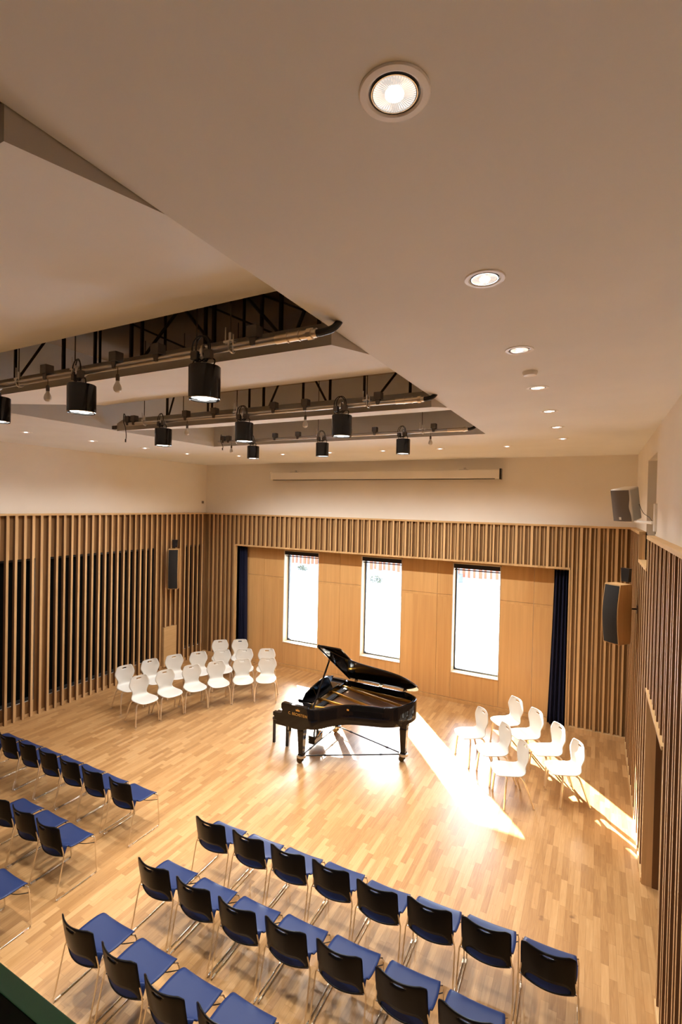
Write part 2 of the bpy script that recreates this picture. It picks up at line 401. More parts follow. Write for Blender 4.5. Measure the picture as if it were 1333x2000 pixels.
for (y0, y1, z0, z1) in ((YF, DY0, 0, HZ0), (DY1, YB, 0, HZ0), (DY0, DY1, DZ, HZ0), (YF, HY0, HZ0, ZW-.005), (HY1, YB, HZ0, ZW-.005)):
    b.box(XR-.006, XR+.004, y0, y1, z0, z1)
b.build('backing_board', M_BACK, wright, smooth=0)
b = MB(); b.box(XR-SF-.006, XR+.01, YF, HY0, ZW-.038, ZW+.006); b.box(XR-SF-.006, XR+.01, HY1, YB-.08, ZW-.038, ZW+.006)
b.box(XR-SF-.006, XR+.30, HY0, HY1, HZ0-.03, HZ0+.008)
b.build('trim_4', M_CAP, smooth=0, kind='structure')
b = MB(); b.box(XR-SF, XR+.02, HY1, HY1+.018, HZ0, ZW-.03); b.box(XR-SF, XR+.02, HY0-.018, HY0, HZ0, ZW-.03)
b.box(XR-SF, XR+.02, DY1-.002, DY1+.02, 0, DZ); b.box(XR-SF, XR+.02, DY0-.02, DY0+.002, 0, DZ)
b.build('trim_5', M_SLAT, smooth=0, kind='structure')
b = MB(); b.box(XR-SF-.014, XR+.02, DY0-.02, DY1+.02, DZ, DZ+.034); b.build('trim_6', M_CAP, smooth=0, kind='structure')
b = MB(); b.box(XR-SF-.008, XR, YF, DY0-.02, 0, .055); b.box(XR-SF-.008, XR, DY1+.02, YB-.09, 0, .055)
b.build('baseboard_right', M_CAP, smooth=0, kind='structure')
# the door at the back of the recess and its veneered reveals
b = MB(); b.box(XR+.02, XR+T, DY1-.02, DY1, 0, DZ); b.box(XR+.02, XR+T, DY0, DY0+.02, 0, DZ); b.box(XR+.02, XR+T, DY0, DY1, DZ-.02, DZ)
b.build('recess_lining', M_DOOR, wright, smooth=0)
b = MB(); b.box(XR+T-.06, XR+T-.01, DY0+.03, (DY0+DY1)/2-.002, .01, DZ-.03); b.box(XR+T-.06, XR+T-.01, (DY0+DY1)/2+.002, DY1-.03, .01, DZ-.03)
d = b.build('door_1', M_DOOR, kind='structure', smooth=0, bevel=.003)
b = MB(); b.tube([(XR+T-.06, 5.78, 1.02), (XR+T-.12, 5.78, 1.02), (XR+T-.12, 5.66, 1.02)], .01); b.build('door_handle', M_CHROME, d)
# high level internal window inside the opening
b = MB(); b.box(XR+T-.1, XR+T-.09, HY0, HY1, HZ0, HZ1); w = b.build('window_7', M_VOIDG, kind='structure', smooth=0)
b = MB(); b.box(XR+T-.12, XR+T-.06, HY0, HY0+.05, HZ0, HZ1); b.box(XR+T-.12, XR+T-.06, HY1-.05, HY1, HZ0, HZ1)
b.box(XR+T-.12, XR+T-.06, HY0, HY1, HZ1-.05, HZ1); b.box(XR+T-.12, XR+T-.06, HY0, HY1, HZ0, HZ0+.05); b.build('window_frame', M_WHITE, w, smooth=0)
b = MB(); b.box(XL-.4, XR+.5, YF-.4, YF-.2, -.1, 5.6); b.build('wall_front', M_DARKW, kind='structure', smooth=0)

# windows
for i, (x0, x1) in enumerate(WINS):
    b = MB(); ym = 10.99
    b.box(x0, x1, ym, ym+.012, WZ0, WZ1)
    w = b.build('window_%d' % (i+1), M_GLASS, kind='structure', smooth=0)
    b = MB(); l = .018
    b.box(x0, x0+l, NY-.004, ym-.03, WZ0, WZ1); b.box(x1-l, x1, NY-.004, ym-.03, WZ0, WZ1); b.box(x0, x1, NY-.012, ym-.03, WZ0, WZ0+l)
    b.box(x0, x1, NY-.004, ym-.03, WZ1-l, WZ1)
    b.build('window_lining', M_REVEAL, w, smooth=0)
    b = MB(); f = .05
    for (a, c) in ((x0, x0+f), (x1-f, x1)): b.box(a, c, ym-.04, ym+.05, WZ0, WZ1)
    b.box(x0+f, x1-f, ym-.04, ym+.05, WZ0, WZ0+f); b.box(x0+f, x1-f, ym-.04, ym+.05, WZ1-f, WZ1)
    b.build('window_frame', M_FRAME, w, smooth=0)
    b = MB(); b.box(x0-.0, x1+.0, 11.02, YO+.01, WZ0-.06, WZ0); b.build('window_sill', M_FENCEB, w, smooth=0)
    b = MB(); b.box(x0+.022, x1-.022, NY+.01, NY+.09, WZ1-.115, WZ1-.02); b.cyl((x0+.03, NY+.05, WZ1-.15), (x1-.03, NY+.05, WZ1-.15), .012)
    tag(b.build('roller_blind', M_BLIND, smooth=0), 'black roller blind raised to the top of the %s window' % ('left', 'middle', 'right')[i], 'blind', 'roller blinds')

# curtains gathered at the niche ends
def curtain(x0, x1, flare, label):
    b = MB(); rows = []
    for j in range(25):
        t = j/24; z = 3.10-3.085*t; row = []
        for i in range(61):
            s = i/60; x = x0+(x1-x0)*s
            x += flare*t**1.3*((1-s) if flare < 0 else s)
            row.append((x, NY-.11+.045*math.sin(s*26+.5*math.sin(t*3))+.012*math.sin(s*61), z))
        rows.append(row)
    b.grid(rows); tag(b.build('curtain', M_CURT, solid=.006, recalc=False), label, 'curtain')
curtain(-8.70, -8.46, .05, 'navy full length curtain gathered at the left end of the window niche')
curtain(-.73, -.475, -.07, 'navy full length curtain gathered at the right end of the window niche')

# glass balustrade of the balcony and its slab
b = MB(); b.box(-3.0, XR-.1, .444, .474, 2.35, 3.5)
bal = b.build('glass_balustrade', M_GREEN, smooth=0, bevel=.002)
tag(bal, 'dark green glass balustrade panel in the bottom left corner of the view', 'balustrade')
b = MB(); b.box(-3.0, XR, YF-.2, .474, 2.1, 2.36); tag(b.build('balcony_slab', M_DARKW, smooth=0), kind='structure')

# ------------------------------------------------------------------ ceiling rafts, roof trusses
RAFTS = [(-.55, .60, 'nearest'), (.745, 2.365, 'large near'), (2.565, 4.36, 'middle'), (4.55, 6.35, 'far')]
for (y0, y1, n) in RAFTS:
    b = MB(); s = .178; z0 = 5.255
    prof = [(y0, z0), (y1, z0+s*(y1-y0)), (y1, z0+s*(y1-y0)+.08), (y0+.1, z0+.18), (y0, z0+.105)]
    if n == 'nearest': prof = [(y0, z0+.15), (y1, z0+.32), (y1, z0+.4), (y0, z0+.25)]
    b.prism([(-5.9, y, z) for y, z in prof], (5.9-1.434, 0, 0))
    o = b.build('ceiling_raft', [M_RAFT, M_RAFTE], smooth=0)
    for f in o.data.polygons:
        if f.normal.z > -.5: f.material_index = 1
    tag(o, {'nearest': 'white sloping ceiling raft at the left edge nearest the balcony', 'large near': 'large white sloping ceiling raft above the nearest lighting bar',
            'middle': 'white sloping ceiling raft between the first and second lighting bars', 'far': 'white sloping ceiling raft between the second and farthest lighting bars'}[n], 'ceiling panel', 'sloping ceiling rafts')
def truss(y, verts, diags, zb, zt, label, th=.035):
    r = empty('roof_truss', (-3.9, y, zb), label=label, cat='truss', group='roof trusses')
    b = MB(); b.box(-6.4, -1.48, y-.03, y+.03, zb-.05, zb); b.build('bottom_chord', M_TRUSS, r, smooth=0)
    b = MB(); b.box(-6.4, -1.48, y-.03, y+.03, zt, zt+.06); b.build('top_chord', M_TRUSS, r, smooth=0)
    for (x, w) in verts:
        w *= .5; b = MB(); b.box(x-w/2, x+w/2, y-.012, y+.012, zb, zt); b.build('web_post', M_TRUSS, r, smooth=0)
    for (x0, x1) in diags:
        b = MB(); b.tube([(x0, y, zb), (x1, y, zt)], th*.36, 6); b.build('web_brace', M_TRUSS, r)
truss(2.85, [(-5.23, .04), (-4.45, .05), (-4.0, .035), (-3.53, .045), (-3.40, .035), (-2.70, .04), (-2.615, .05), (-2.167, .035), (-2.0, .045), (-1.69, .04)],
      [(-5.22, -4.1), (-3.41, -2.45), (-2.60, -3.35), (-1.99, -2.75), (-1.88, -1.5)], 5.47, 6.27, 'brown steel roof truss seen through the gap nearest the balcony')
truss(3.55, [(-4.9, .03), (-3.9, .03), (-2.9, .03)], [(-3.2, -4.6), (-2.2, -3.5), (-1.55, -2.9)], 5.62, 6.25, 'thin brown roof truss behind the nearest truss', .028)
truss(4.88, [(-4.56, .03), (-4.49, .03), (-5.3, .05), (-3.88, .035), (-3.66, .05), (-3.09, .04), (-2.73, .045), (-2.30, .045), (-1.77, .05)],
      [(-3.62, -3.2), (-2.73, -3.2), (-2.21, -1.5), (-5.3, -5.0)], 5.40, 6.2, 'brown steel roof truss seen through the gap at the second lighting bar')

# ------------------------------------------------------------------ lighting bars
def lighting_bar(y, z, x0, x1, boxes, clamps, rods, label):
    r = empty('lighting_bar', ((x0+x1)/2, y, z), label=label, cat='lighting bar', group='lighting bars')
    b = MB(); b.cyl((x0, y, z), (x1-.27, y, z), .024); b.build('pipe', M_STEEL, r)
    b = MB(); b.cyl((x1-.27, y, z), (x1-.05, y, z), .027); b.cyl((x1-.19, y, z), (x1-.18, y, z), .031); b.cyl((x1-.11, y, z), (x1-.10, y, z), .031)
    b.cyl((x1-.05, y, z), (x1-.02, y, z), .034, seg=8); b.cyl((x1-.02, y, z), (x1+.01, y, z), .026); b.build('end_coupling', M_SATIN, r, label='bright metal end coupling')
    b = MB(); b.tube(spline([(x1, y, z), (x1+.04, y+.01, z+.002), (x1+.09, y+.06, z+.04), (x1+.10, y+.12, z+.13), (x1+.08, y+.14, z+.3)], 6), .021, 10); b.build('flexible_conduit', M_RUBBER, r, label='black flexible conduit')
    for x in boxes:
        b = MB(); b.box(x-.038, x+.038, y-.04, y+.03, z+.03, z+.10); b.prism([(x-.026, y-.03, z+.03), (x+.026, y-.03, z+.03), (x+.016, y-.03, z-.02), (x-.016, y-.03, z-.02)], (0, .05, 0))
        b.build('socket_box', M_BOX, r, smooth=0, bevel=.004)
    for x in clamps:
        b = MB(); b.tube([(x+.035*math.cos(a)*0+.012, y+.034*math.cos(a), z+.034*math.sin(a)) for a in [R(q) for q in range(0, 360, 30)]], .007, 6, closed=True)
        b.cyl((x, y, z+.03), (x, y, z+.09), .012); b.cyl((x-.04, y, z+.03), (x-.04, y, z+.13), .004); b.cyl((x+.04, y-.02, z-.05), (x+.04, y-.02, z+.07), .004); b.box(x-.045, x+.045, y-.015, y+.015, z+.028, z+.042)
        b.build('pipe_clamp', M_STEEL, r)
    for x in rods:
        b = MB(); b.cyl((x, y, z+.05), (x, y, ZV), .005, seg=6); b.build('suspension_rod', M_TRUSS, r)
    return r
lighting_bar(2.40, 5.274, -5.9, -1.445, [-3.953, -3.126, -2.698, -1.875, -4.81], [-2.066, -3.605, -4.354], [-2.066, -3.605, -2.349, -4.354], 'steel lighting bar nearest the balcony, carrying the largest spotlights')
lighting_bar(4.40, 5.304, -5.56, -1.467, [-5.479, -5.364, -4.001, -3.155, -2.75, -1.918, -4.452], [-2.044, -3.674, -5.186], [-2.044, -3.674, -5.186, -4.505], 'steel lighting bar in the middle, second from the balcony')
lighting_bar(6.7, 5.37, -6.0, -1.60, [-5.88, -5.76, -5.45, -4.773, -4.321, -3.403, -2.967, -2.067], [-2.239, -3.95, -5.6], [-2.239, -3.95, -5.6], 'steel lighting bar farthest from the balcony')
ZB = {2.40: 5.274, 4.40: 5.304, 6.7: 5.37}
def make_spot():
    r = empty('spotlight', (0, 0, 0))
    b = MB(); b.lathe([(.001, -.002), (.098, -.002), (.102, -.006), (.102, -.212), (.099, -.216), (.096, -.212), (.096, -.19)], seg=40); b.build('housing', M_BLACKG, r, label='glossy black cylinder housing')
    b = MB(); b.lathe([(.097, -.211), (.10, -.216), (.103, -.212)], seg=40); b.build('bezel', M_CHROME, r)
    b = MB(); b.lathe([(.001, -.192), (.096, -.192)], seg=40); b.build('baffle', M_DARKM, r)
    for k in range(4):
        a = R(45+90*k); c = (.045*math.cos(a), .045*math.sin(a), 0)
        b = MB(); b.lathe([(.001, -.205), (.03, -.207), (.036, -.2065), (.042, -.1995), (.03, -.194), (.001, -.194)], c, seg=16); b.build('lamp', M_LAMP, r)
    b = MB(); b.box(-.008, .008, -.006, .006, 0, .085); b.tube([(.0, .036*math.cos(R(q)), .10+.036*math.sin(R(q))) for q in range(-120, 181, 20)], .008, 6); b.cyl((0, -.036, .07), (0, -.036, .10), .012); b.build('hook_clamp', M_STEEL, r)
    for s in (-1, 1):
        b = MB(); b.box(min(s*.026, s*.078), max(s*.026, s*.078), -.05, -.012, .035, .092); b.build('plug_socket', M_BOX, r, smooth=0, bevel=.004)
    for s in (-1, 1):
        b = MB(); b.tube(spline([(s*.07, 0, 0), (s*.085, -.01, .03), (s*.05, -.02, .045), (s*.03, -.03, .02), (s*.02, -.045, .07)], 5), .005, 6); b.build('power_cable', M_RUBBER, r)
        b = MB(); b.tube(spline([(s*.05, -.03, .09), (s*.04, -.03, .15), (s*-.01, -.035, .185), (s*-.06, -.04, .15), (s*-.07, -.04, .07), (s*-.03, -.035, .02), (s*.02, -.03, .04)], 6), .0045, 6); b.build('coiled_cable', M_RUBBER, r)
    return r
SPOTS = [(-4.678, 2.40, 'cut off by the left edge, nearest bar'), (-3.519, 2.40, 'left one fully in view, nearest bar'), (-2.275, 2.40, 'right one on the nearest bar, the largest in view'),
         (-4.84, 4.40, 'leftmost on the middle bar'), (-3.566, 4.40, 'centre one on the middle bar'), (-2.318, 4.40, 'rightmost on the middle bar'),
         (-5.225, 6.7, 'leftmost on the farthest bar'), (-3.868, 6.7, 'centre one on the farthest bar'), (-2.519, 6.7, 'rightmost on the farthest bar')]
proto = None
def lamp(kind, loc, energy, size, blend, rad, col=WARM):
    l = bpy.data.lights.new(kind, 'SPOT'); l.energy = energy; l.spot_size = R(size); l.spot_blend = blend; l.shadow_soft_size = rad; l.color = col
    o = bpy.data.objects.new(kind, l); COL.objects.link(o); o.location = loc; return o
for i, (x, y, t) in enumerate(SPOTS):
    if proto is None: o = proto = make_spot()
    else: o = copy_tree(proto)
    # pipe centre sits .10 above the hook base
    o.location = (x, y, ZB[y]-.095); o.rotation_euler = (0, 0, random.uniform(-.3, .3))
    tag(o, 'black cylinder spotlight, lit, %s' % t, 'spotlight', 'stage spotlights on the bars')
    L = lamp('spotlight_beam', (x, y, ZB[y]-.095-.222), SPOT_W*10, 84, .7, .022)
# bare bulbs
def make_bulb():
    r = empty('pendant_bulb')
    b = MB(); b.cyl((0, 0, 0), (0, 0, -.055), .0025, seg=6); b.build('flex', M_RUBBER, r)
    b = MB(); b.lathe([(.001, -.05), (.010, -.052), (.0135, -.065), (.0135, -.098), (.012, -.10), (.001, -.10)], seg=16); b.build('lampholder', M_BOX, r)
    b = MB(); b.lathe([(.001, -.098), (.012, -.10), (.014, -.112), (.024, -.132), (.0285, -.150), (.026, -.168), (.015, -.180), (.001, -.184)], seg=20); b.build('glass_bulb', M_BULB, r)
    return r
pb = None
for (x, y, t) in ((-3.89, 2.40, 'left of the nearest bar'), (-3.067, 2.40, 'centre of the nearest bar'), (-4.403, 4.40, 'left half of the middle bar'), (-2.732, 4.40, 'right half of the middle bar'), (-5.672, 6.7, 'left end of the farthest bar'), (-2.101, 6.7, 'right end of the farthest bar')):
    if pb is None: o = pb = make_bulb()
    else: o = copy_tree(pb)
    o.location = (x, y-.035, ZB[y]-.02); tag(o, 'bare unlit light bulb hanging on a short flex, '+t, 'light bulb', 'bare bulbs on the bars')
for (x, y, z, t, q) in ((-5.44, 4.35, 5.30, .22, 'middle'), (-5.83, 6.65, 5.36, .12, 'farthest')):
    b = MB(); b.tube(spline([(x-.04, y, z+.1), (x-.07, y, z+.13), (x-.075, y, z+.03), (x-.04, y, z-.04), (x-.02, y, z-t*.7), (x-.03, y, z-t)], 5), .005, 6); b.cyl((x-.03, y, z-t+.02), (x-.03, y, z-t-.02), .009)
    tag(b.build('loose_cable', M_RUBBER), 'black loose cable dangling from the left end of the %s bar' % q, 'cable')

# ------------------------------------------------------------------ downlights
def make_down():
    r = empty('downlight')
    b = MB(); b.lathe([(.0915, 0), (.0915, -.002), (.088, -.005), (.072, -.0055), (.066, -.002), (.066, .0)], seg=48); b.build('trim_ring', M_RING, r)
    b = MB(); b.lathe([(.067, -.001), (.066, -.0005), (.001, -.0005)], seg=48); b.build('baffle', M_DARKM, r)
    b = MB(); b.lathe([(.060, -.001), (.0595, -.004), (.057, -.004), (.0565, -.001)], seg=48); b.build('gimbal_ring', M_CHROME, r)
    b = MB(); b.lathe([(.054, -.001), (.055, -.004), (.048, -.006), (.022, -.0035)], seg=96, ripple=.0012); b.build('reflector', M_REFL, r)
    b = MB(); b.lathe([(.024, -.0045), (.020, -.0070), (.001, -.009)], seg=32); b.build('lamp', M_LAMP, r)
    return r
DL = [(-.485, 1.17+1.124*k, w) for k, w in enumerate(['first and largest of the right hand row, nearest the camera', 'second of the right hand row from the camera', 'third of the right hand row', 'fourth of the right hand row, beyond the smoke detector',
      'fifth of the right hand row', 'sixth of the right hand row', 'seventh and farthest of the right hand row'])]
DL += [(-8.05, 4.555, 'leftmost and nearest of the left hand row'), (-8.0, 5.667, 'second of the left hand row'), (-7.98, 6.798, 'third of the left hand row'), (-7.95, 7.892, 'fourth of the left hand row, left of the farthest bar')]
DL += [(x, 8.6, w) for x, w in ((-7.098, 'in the far cross row, at its left end'), (-5.924, 'in the far cross row, second from the left'), (-4.79, 'far cross row, third from the left'), (-3.634, 'in the far cross row, middle, above the projector screen'),
       (-2.53, 'in the far cross row, second from the right'), (-1.38, 'in the far cross row, at its right end'))]
pd = None
for (x, y, t) in DL+[(-8.05, 3.43, None), (-8.05, 2.3, None), (-8.05, 1.1, None)]:
    if t:
        if pd is None: o = pd = make_down()
        else: o = copy_tree(pd)
        o.location = (x, y, ZC); tag(o, 'lit round ceiling downlight, '+t, 'downlight', 'ceiling downlights')
    wide = y > 8.3 or x < -7.5
    kf = 10 if not wide else (16 if y > 8.3 else 8)
    L = lamp('downlight_beam', (x, y, ZC-.03), DOWN_W*kf, 150 if wide else 100, 1 if wide else .8, .022)
b = MB(); b.lathe([(.055, 0), (.055, -.012), (.045, -.03), (.02, -.034), (.001, -.034)], seg=28)
r = b.build('smoke_detector', M_WHITE); r.location = (-.485, 3.99, ZC); tag(r, 'small white round smoke detector between two downlights', 'smoke detector')

# ------------------------------------------------------------------ projector screen
r = empty('projector_screen', (-4.66, 10.45, 5.0), label='long white electric projector screen housing mounted on the back wall', cat='projector screen')
b = MB(); b.box(-7.52, -1.80, 10.38, 10.50, 4.92, 5.10); b.build('housing', M_WALL, r, smooth=0, bevel=.008)
b = MB(); b.box(-7.46, -1.90, 10.40, 10.46, 4.905, 4.925); b.build('screen_slot', M_BLACK, r, smooth=0)
b = MB(); b.box(-1.80, -1.765, 10.375, 10.51, 4.90, 5.12); b.build('end_cap', M_DARKM, r, smooth=0, label='dark end cap')
b = MB(); b.box(-7.54, -7.52, 10.375, 10.51, 4.91, 5.11); b.build('end_cap', M_WHITE, r, smooth=0)
for x in (-6.85, -2.55):
    b = MB(); b.box(x-.09, x+.09, 10.40, 10.56, 5.10, 5.115); b.box(x-.02, x+.02, 10.53, 10.56, 5.10, 5.16); b.build('wall_bracket', M_STEEL, r, smooth=0)
b = MB(); b.box(XL, XL+.02, 10.38, 10.45, 4.265, 4.335); tag(b.build('wall_switch', M_GRILLE, smooth=0, bevel=.004), 'small square wall control in the far left corner above the timber', 'switch')

# ------------------------------------------------------------------ wall speakers
def wood_speaker(side):
    nm = 'left' if side < 0 else 'right'
    if side > 0: loc, rz = (.30, 8.28, 2.80), R(-12)
    else: loc, rz = (-9.62, 9.16, 2.58), R(38)
    r = empty('timber_loudspeaker', loc, rz, label='tall oak cased column loudspeaker with black front on the %s wall' % nm, cat='loudspeaker')
    hh = .435 if side > 0 else .51
    w, dp = .125, .26
    # banana shaped side profile (local y back/front, front faces -y)
    fr = [(-.13-.045*math.cos(t*math.pi/2)*1.0, -hh+2*hh*(t+1)/2) for t in [k/10-1 for k in range(21)]]
    prof = [(y, z) for y, z in fr]+[(.11, hh), (.13, hh*.4), (.13, -hh*.4), (.11, -hh)]
    b = MB(); b.prism([(-w, y, z) for y, z in prof], (2*w, 0, 0)); b.build('cabinet', M_SPKW, r, world=False, smooth=20)
    b = MB(); rows = []
    for t in range(21):
        y, z = fr[t]
        rows.append([(x, y-.004-.018*(1-(x/w)**2), z*.965) for x in [(-w+.012)+(2*w-.024)*k/8 for k in range(9)]])
    b.grid(rows); b.build('grille', M_BGRILLE, r, world=False, label='black cloth grille')
    b = MB(); b.box(-.03, .03, .12, .20, -.12, .12); b.cyl((0, .16, -.2), (0, .16, hh*.9), .018); b.build('bracket', M_BLACK, r, world=False)
    b = MB(); s = .055
    b.prism([(-s, .13, hh+.02), (s, .13, hh+.02), (s*1.25, .13, hh+.22), (-s*1.25, .13, hh+.22)], (0, .06, 0)); b.build('top_mount', M_BLACK, r, world=False)
    b = MB()
    if side > 0: b.tube([(.36, 8.38, 2.86), (.55, 8.42, 2.86)], .012, 8); b.box(.545, .556, 8.39, 8.45, 2.80, 2.92)
    else: b.tube([(-9.66, 9.2, 2.60), (-9.80, 9.26, 2.60)], .018, 8); b.box(-9.80, -9.78, 9.20, 9.32, 2.50, 2.70)
    r.rotation_euler = (0, 0, 0); arm = b.build('wall_arm', M_BLACK); arm.parent = r; bpy.context.view_layer.update()
    if side > 0: r.rotation_euler = (0, 0, R(-38))
    else: r.rotation_euler = (0, 0, rz)
    bpy.context.view_layer.update(); arm.matrix_parent_inverse = r.matrix_world.inverted()
    if False: r.rotation_euler = (R(0), 0, R(-24))
    return r
wood_speaker(1); wood_speaker(-1)
# white loudspeaker
r = empty('white_loudspeaker', (.355, 7.74, 4.40), label='white wall mounted loudspeaker with grey grille in the upper right corner', cat='loudspeaker')
r.rotation_euler = (R(12), 0, R(-36))
w, hh = .14, .225
b = MB(); b.prism([(-w, -.14, -hh), (-w, -.14, hh), (w*.75, .14, hh), (w*.75, .14, -hh)][0:0] or [(-w, -.13, -hh), (w, -.13, -hh), (w*.72, .13, -hh), (-w*.72, .13, -hh)], (0, 0, 2*hh)); b.build('cabinet', M_WHITE, r, world=False, bevel=.02, smooth=40)
b = MB(); rows = []
for k in range(17):
    t = k/16; z = -hh+.012+(2*hh-.024)*t; xr = w-.012-.022*math.exp(-((t-.45)/.2)**2)
    rows.append([(-w+.01+(xr+w-.01)*i/8, -.134-.016*(1-((i-4)/4)**2), z) for i in range(9)])
b.grid(rows); b.build('grille', M_GRILLE, r, world=False, label='grey metal grille')
b = MB(); b.box(-.035, -.005, -.153, -.150, -hh+.035, -hh+.07); b.build('badge', M_WHITE, r, world=False, smooth=0)
bpy.context.view_layer.update()
b = MB(); b.tube([(.42, 7.80, 4.20), (.45, 7.62, 4.165), (.60, 7.06, 4.165)], .02, 8); b.box(.607, .637, 7.00, 7.12, 4.06, 4.40)
b.box(.37, .47, 7.72, 7.84, 4.15, 4.24); br = b.build('wall_bracket', M_WHITE, smooth=0, bevel=.004); br.parent = r; br.matrix_parent_inverse = r.matrix_world.inverted()
b = MB(); b.tube(spline([(.47, 7.80, 4.46), (.50, 7.72, 4.38), (.53, 7.5, 4.28), (.58, 7.2, 4.22), (.62, 7.06, 4.12), (.625, 7.03, 4.03)], 6), .004, 6); cb_ = b.build('cable', M_BOX); cb_.parent = r; cb_.matrix_parent_inverse = r.matrix_world.inverted()

# ------------------------------------------------------------------ outside
b = MB(); b.box(-60, 30, YO, 60, -.14, -.03); tag(b.build('ground', M_PAVE, smooth=0), kind='structure')
r = empty('slatted_fence', (-14, 28.4, 0), label='orange timber slatted screen beyond the white paving, seen through the windows', cat='fence')
b = MB(); x = -36
while x < 6:
    w = random.choice((.13, .16, .19)); b.box(x, x+w, 28.4, 28.46, .28+random.uniform(-.04, .04), 4.4); x += .31
b.build('slats', M_CEDAR, r, smooth=0)
b = MB(); b.box(-36, 6, 28.55, 28.7, -.03, 4.5); b.box(-36, 6, 28.46, 28.55, 1.0, 1.1); b.box(-36, 6, 28.46, 28.55, 3.2, 3.3); b.build('backing_frame', M_FENCEW, r, smooth=0)
b = MB()
b.box(-6.9, -4.0, 27.2, 27.3, -.03, .12); b.box(-7.0, -6.8, 27.2, 28.3, -.03, .5)
tag(b.build('concrete_kerb', M_FENCEB, smooth=0), 'low grey kerb and upstand in front of the slatted screen, seen through the right window', 'kerb')
def shrub(x, y, s, label):
    b = MB()
    for k in range(140):
        a, t = random.uniform(0, 6.28), random.random()**.6; p = Vector((x+s*t*math.cos(a), y+s*t*math.sin(a)*.6, random.uniform(0, s*1.1)*(1-t*.5)))
        d = Vector((random.uniform(-1, 1), random.uniform(-1, 1), random.uniform(0, 1))).normalized()*.12; e = d.orthogonal().normalized()*.035
        b.face([b.v(p), b.v(p+d*.5+e), b.v(p+d), b.v(p+d*.5-e)])
    tag(b.build('shrub', M_SHRUB, smooth=0, recalc=False), label, 'shrub')
shrub(-10.9, 25.2, .40, 'low shrub on the white paving seen through the middle window')
shrub(-16.9, 27.0, .35, 'low shrub on the white paving seen through the left window')

# ------------------------------------------------------------------ blue stacking chairs
def make_blue():
    r = empty('stacking_chair')
    b = MB(); rows = []                       # seat: waterfall front, rear edge rolled down inside the back opening
    ctrl = [(.058, .408, .198, 1), (.066, .44, .202, 1), (.080, .480, .204, 1), (.098, .508, .206, .95), (.125, .496, .210, .75), (.16, .474, .214, .45), (.24, .462, .220, .1), (.33, .459, .222, 0), (.41, .455, .216, 0), (.455, .444, .208, 0), (.475, .425, .196, 0)]
    for p, q in zip(spline([c[:3] for c in ctrl], 3), spline([(c[3], 0, 0) for c in ctrl], 3)):
        rows.append([(p.z*u, p.x+.058*u*u*q.x, p.y+.010*u*u*(1-q.x)) for u in [k/8-1 for k in range(17)]])
    b.grid(rows); b.build('seat', M_BLUE, r, world=False, solid=.009, recalc=False)
    # back: one panel with a hand slot near the top and a smile shaped opening over the seat
    b = MB(); us = [k/12-1 for k in range(25)]
    def bp(u, z):
        t = (z-.42)/.35; hw = .207-.012*max(0, (t-.86)/.14)**2*1.5-.01*max(0, .2-t)
        return (hw*u, .085-.085*t+.02*t*t+.062*u*u-.03, z)
    zb = lambda u: .412+.010*u*u
    e0 = lambda u: zb(u)+.009
    e1 = lambda u: zb(u)+.009+.088*max(0, 1-abs(u/.88)**6)
    s0 = lambda u: .735-.006*max(0, 1-(u/.26)**2)
    s1 = lambda u: .735+.014*max(0, 1-(u/.26)**4)
    tp = lambda u: .768-.02*max(0, abs(u)-.86)/.14
    bands = [(zb, e0, 1, None), (e0, e1, 2, .84), (e1, s0, 8, None), (s0, s1, 2, .26), (s1, tp, 2, None)]
    for (f0, f1, n, hole) in bands:
        for i in range(len(us)-1):
            um = (us[i]+us[i+1])/2
            if hole and abs(um) < hole: continue
            for j in range(n):
                q = []
                for (uu, t) in ((us[i], j/n), (us[i+1], j/n), (us[i+1], (j+1)/n), (us[i], (j+1)/n)):
                    q.append(b.v(bp(uu, f0(uu)+(f1(uu)-f0(uu))*t)))
                if (q[0].co-q[3].co).length > 1e-4 or (q[1].co-q[2].co).length > 1e-4: b.face(q)
    b.build('backrest', M_BBACK, r, world=False, solid=.010, recalc=False, label='black backrest with hand slot')
    for s in (-1, 1):
        X = s*.232
        pts = [(s*.205, .10, .44), (X, .095, .428)]+[(X, .09-.085*t, .42-.405*t) for t in (0.02, .5, .97)]
        pts = [(s*.198, .085, .56), (s*.212, .10, .46), (X*.98, .095, .42), (X, .05, .22), (X, .004, .03), (X, .012, .011), (X, .04, .008), (X, .25, .008), (X, .455, .008), (X, .483, .012), (X, .49, .035), (X, .478, .22), (X*.995, .465, .40), (X*.97, .452, .437), (s*.20, .43, .444), (s*.12, .42, .444)]
        b = MB(); b.tube(pts, .0065, 8); b.build('side_frame', M_CHROME, r, world=False, smooth=60)
        for y in (.045, .44):
            b = MB(); b.box(X-.007, X+.007, y-.022, y+.022, 0, .014); b.build('glide', M_SATIN, r, world=False, smooth=0)
    b = MB(); b.tube(spline([(-.23, .478, .36), (-.12, .40, .352), (0, .375, .35), (.12, .40, .352), (.23, .478, .36)], 5), .004, 6); b.build('stretcher', M_RUBBER, r, world=False, label='dark curved stretcher under the seat front')
    b = MB(); b.cyl((-.22, .11, .425), (.22, .11, .425), .006, seg=8); b.build('crossbar', M_CHROME, r, world=False)
    return r
ORD = ['first', 'second', 'third', 'fourth', 'fifth', 'sixth', 'seventh', 'eighth']
right_rows = [('front', [(-3.74, 4.10), (-3.23, 4.12), (-2.735, 4.14), (-2.245, 4.165), (-1.74, 4.15), (-1.247, 4.19), (-.755, 4.215), (-.262, 4.215)], 1.5),
              ('second', [(-3.77, 3.335), (-3.255, 3.34), (-2.745, 3.35), (-2.25, 3.385), (-1.75, 3.41), (-1.225, 3.42), (-.725, 3.41)], 1.5),
              ('third', [(-3.78, 2.55), (-3.25, 2.54), (-2.73, 2.515), (-2.235, 2.55), (-1.73, 2.56)], 0)]
